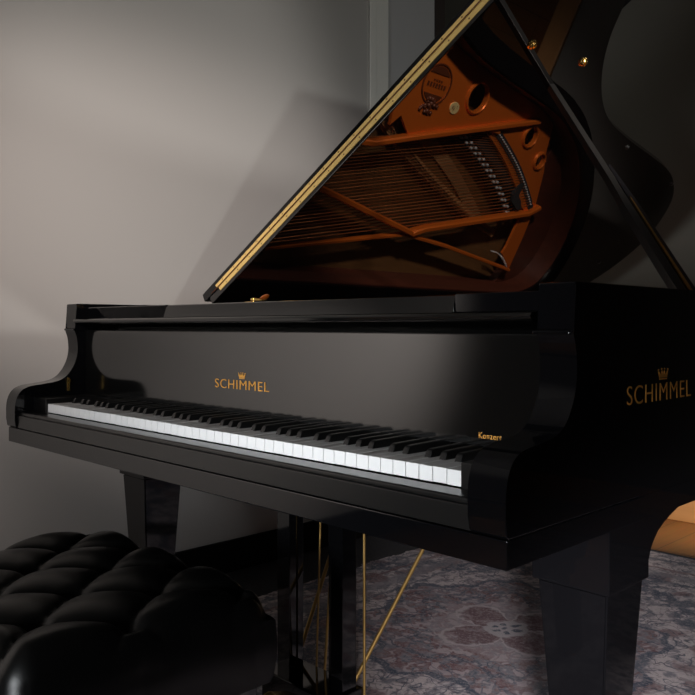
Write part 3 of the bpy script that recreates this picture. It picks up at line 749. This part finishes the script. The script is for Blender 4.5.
R = 0.045; ZTOP = 0.488; ZBOT = 0.345
nx, ny = 150, 112
bm = BM(); grid = []
def edge_drop(x, y):
    d = min(x - bx0, bx1 - x, y - by0, by1 - y)
    # rounded plan corners through a smooth minimum
    a = max(0, R - (x - bx0)); a2 = max(0, R - (bx1 - x)); c = max(0, R - (y - by0)); c2 = max(0, R - (by1 - y))
    q = min(R, math.hypot(max(a, a2), max(c, c2)))
    return R - math.sqrt(max(0, R * R - q * q)), q / R
for j in range(ny + 1):
    row = []
    for i in range(nx + 1):
        x = bx0 + (bx1 - bx0) * (0.5 - 0.5 * math.cos(PI * i / nx) * (1)) if False else bx0 + (bx1 - bx0) * i / nx
        y = by0 + (by1 - by0) * j / ny
        dr, q = edge_drop(x, y)
        z = ZTOP + tuft(x, y) * (1 - 0.6 * q * q) - dr
        row.append(bm.verts.new((x, y, z)))
    grid.append(row)
for j in range(ny):
    for i in range(nx): bm.faces.new((grid[j][i], grid[j][i + 1], grid[j + 1][i + 1], grid[j + 1][i]))
loop = [grid[0][i] for i in range(nx)] + [grid[j][nx] for j in range(ny)] + [grid[ny][i] for i in range(nx, 0, -1)] + [grid[j][0] for j in range(ny, 0, -1)]
prev = loop
cxm, cym = (bx0 + bx1) / 2, (by0 + by1) / 2
for k in range(1, 9):
    f = k / 8
    cur = []
    for v in loop:
        z = v.co.z + (ZBOT - v.co.z) * f
        bul = 0.006 * math.sin(PI * min(1, f * 1.0)) - 0.006 * f
        # vertical pleats below the outer buttons
        along_ = v.co.x if (abs(v.co.y - by0) < 1e-6 or abs(v.co.y - by1) < 1e-6) else v.co.y * 0.85 + 0.04
        pl = abs(math.sin(PI * (along_ - BX) / DX)) ** 0.5
        bul += (pl - 1) * 0.004 * (1 - f)
        nxn = -1 if abs(v.co.x - bx0) < 1e-6 else (1 if abs(v.co.x - bx1) < 1e-6 else 0)
        nyn = -1 if abs(v.co.y - by0) < 1e-6 else (1 if abs(v.co.y - by1) < 1e-6 else 0)
        l_ = math.hypot(nxn, nyn) or 1
        cur.append(bm.verts.new((v.co.x + nxn / l_ * bul, v.co.y + nyn / l_ * bul, z)))
    n = len(loop)
    for i in range(n): bm.faces.new((prev[i], prev[(i + 1) % n], cur[(i + 1) % n], cur[i]))
    prev = cur
bm.faces.new(prev)
seat = obj('seat', bm, LEATHER, bench, 60)
fb = None
for i in range(-6, 7):
    for j in range(-6, 7):
        if (i + j) % 2: continue
        x, y = BX + i * DX / 2 * 1.0, BYR + j * DY
        if not (bx0 + 0.045 < x < bx1 - 0.04 and by0 + 0.035 < y < by1 - 0.035): continue
        z = ZTOP + tuft(x, y)
        if fb is None:
            bm = BM(); lathe(bm, [(0.0105, z - 0.001), (0.0105, z + 0.002), (0.008, z + 0.005), (0.004, z + 0.0065), (0, z + 0.007)], (x, y, 0), 18)
            fb = obj('button', bm, LEATHER, seat, 60, off=(0, 0, 0)); fx_, fy_, fz_ = x, y, z
        else:
            o = fb.copy(); COL.objects.link(o); o.parent = seat; o.location = (x - fx_, y - fy_, z - fz_)
bm = BM(); box(bm, bx0 + 0.02, bx1 - 0.02, by0 + 0.02, by1 - 0.02, 0.30, ZBOT + 0.004, 0.004); obj('seat_frame', bm, LACQ, bench)
for x in (bx0 + 0.055, bx1 - 0.055):
    for y in (by0 + 0.055, by1 - 0.055):
        bm = BM(); prism(bm, [(x - 0.024, y - 0.024), (x + 0.024, y - 0.024), (x + 0.024, y + 0.024), (x - 0.024, y + 0.024)], 0.0115, 0.30, 'z', 0.003); obj('leg', bm, LACQ, bench)
for x in (bx0 - 0.002, bx1 + 0.002):
    bm = BM(); s = -1 if x < cxm else 1; tube(bm, (x - s * 0.022, cym, 0.322), (x + s * 0.012, cym, 0.322), 0.006)
    lathe(bm, [(0.0, 0.0), (0.019, 0.002), (0.021, 0.010), (0.016, 0.018), (0, 0.020)], mtx=Matrix.Translation((x + s * 0.010, cym, 0.322)) @ Matrix.Rotation(s * PI / 2, 4, 'Y'), seg=20)
    obj('height_knob', bm, LACQ, bench)

# ------------------------------------------------------------------ lights
def look(o, target):
    d = Vector(target) - o.location; o.rotation_euler = d.to_track_quat('-Z', 'Y').to_euler()
def area(name, loc, target, sx, sy, power, color, spread=180):
    l = bpy.data.lights.new(name, 'AREA'); l.shape = 'RECTANGLE'; l.size = sx; l.size_y = sy; l.energy = power; l.color = color; l.spread = math.radians(spread)
    o = bpy.data.objects.new(name, l); COL.objects.link(o); o.location = loc; look(o, target); return o
def spot(name, loc, target, power, color, angle, blend=0.6, radius=0.1):
    l = bpy.data.lights.new(name, 'SPOT'); l.energy = power; l.color = color; l.spot_size = math.radians(angle); l.spot_blend = blend; l.shadow_soft_size = radius
    o = bpy.data.objects.new(name, l); COL.objects.link(o); o.location = loc; look(o, target); return o
spot('wall_spot', (1.5, -2.3, 2.05), (-0.55, 0.72, 1.20), 470, (1.0, 0.90, 0.85), 27, 1.0, 0.15)
spot('side_wall_spot', (1.0, -2.3, 1.7), (-0.55, -1.3, 0.98), 400, (1.0, 0.94, 0.91), 54, 1.0, 0.15)
spot('lid_spot', (2.2, 0.30, 2.3), (0.44, 1.50, 0.90), 640, (1.0, 0.88, 0.78), 30, 0.7, 0.08)
spot('right_spot', (3.13, -0.31, 1.67), (-0.55, 1.45, 1.95), 60, (0.98, 1.0, 0.95), 50, 0.6, 0.03)
area('front_lamp', (1.35, -1.75, 0.82), (0.85, 0.0, 0.73), 0.6, 0.25, 4.4, (0.93, 0.97, 1.0), 60)
spot('ceiling_wash', (2.4, -3.0, 0.4), (0.3, -1.8, 2.9), 150, (1.0, 0.96, 0.94), 60, 1.0, 0.15)
spot('rear_edge_light', (2.9, 2.5, 1.5), (0.85, 1.25, 1.60), 110, (1.0, 0.97, 0.93), 34, 0.7, 0.15)
spot('rug_fill', (2.25, -1.15, 0.60), (0.70, 1.42, 0.0), 470, (1.0, 0.94, 0.96), 34, 0.8, 0.08)  # added fill to brighten the rug, not a fixture of the room
spot('rear_warm_lamp', (1.0, 2.0, 2.3), (0.48, 2.72, 0.0), 110, (1.0, 0.84, 0.64), 15, 0.9, 0.1)

W = bpy.data.worlds.new('world'); S.world = W; W.use_nodes = True
W.node_tree.nodes['Background'].inputs[0].default_value = (0.02, 0.02, 0.02, 1)
W.node_tree.nodes['Background'].inputs[1].default_value = 0.3

# ------------------------------------------------------------------ camera
cam = bpy.data.cameras.new('camera'); co = bpy.data.objects.new('camera', cam); COL.objects.link(co)
cam.sensor_width = 36; cam.lens = 790.1 / 695 * 36; cam.shift_y = -(347.5 - 326.54) / 695
co.location = (1.8448, -0.8088, 0.9139); co.rotation_euler = (PI / 2, 0, 0.7952)
cam.clip_start = 0.02
S.camera = co
S.view_settings.view_transform = 'Standard'; S.view_settings.look = 'None'; S.view_settings.gamma = 1.0; S.view_settings.exposure = 0.0
S.view_settings.use_curve_mapping = False
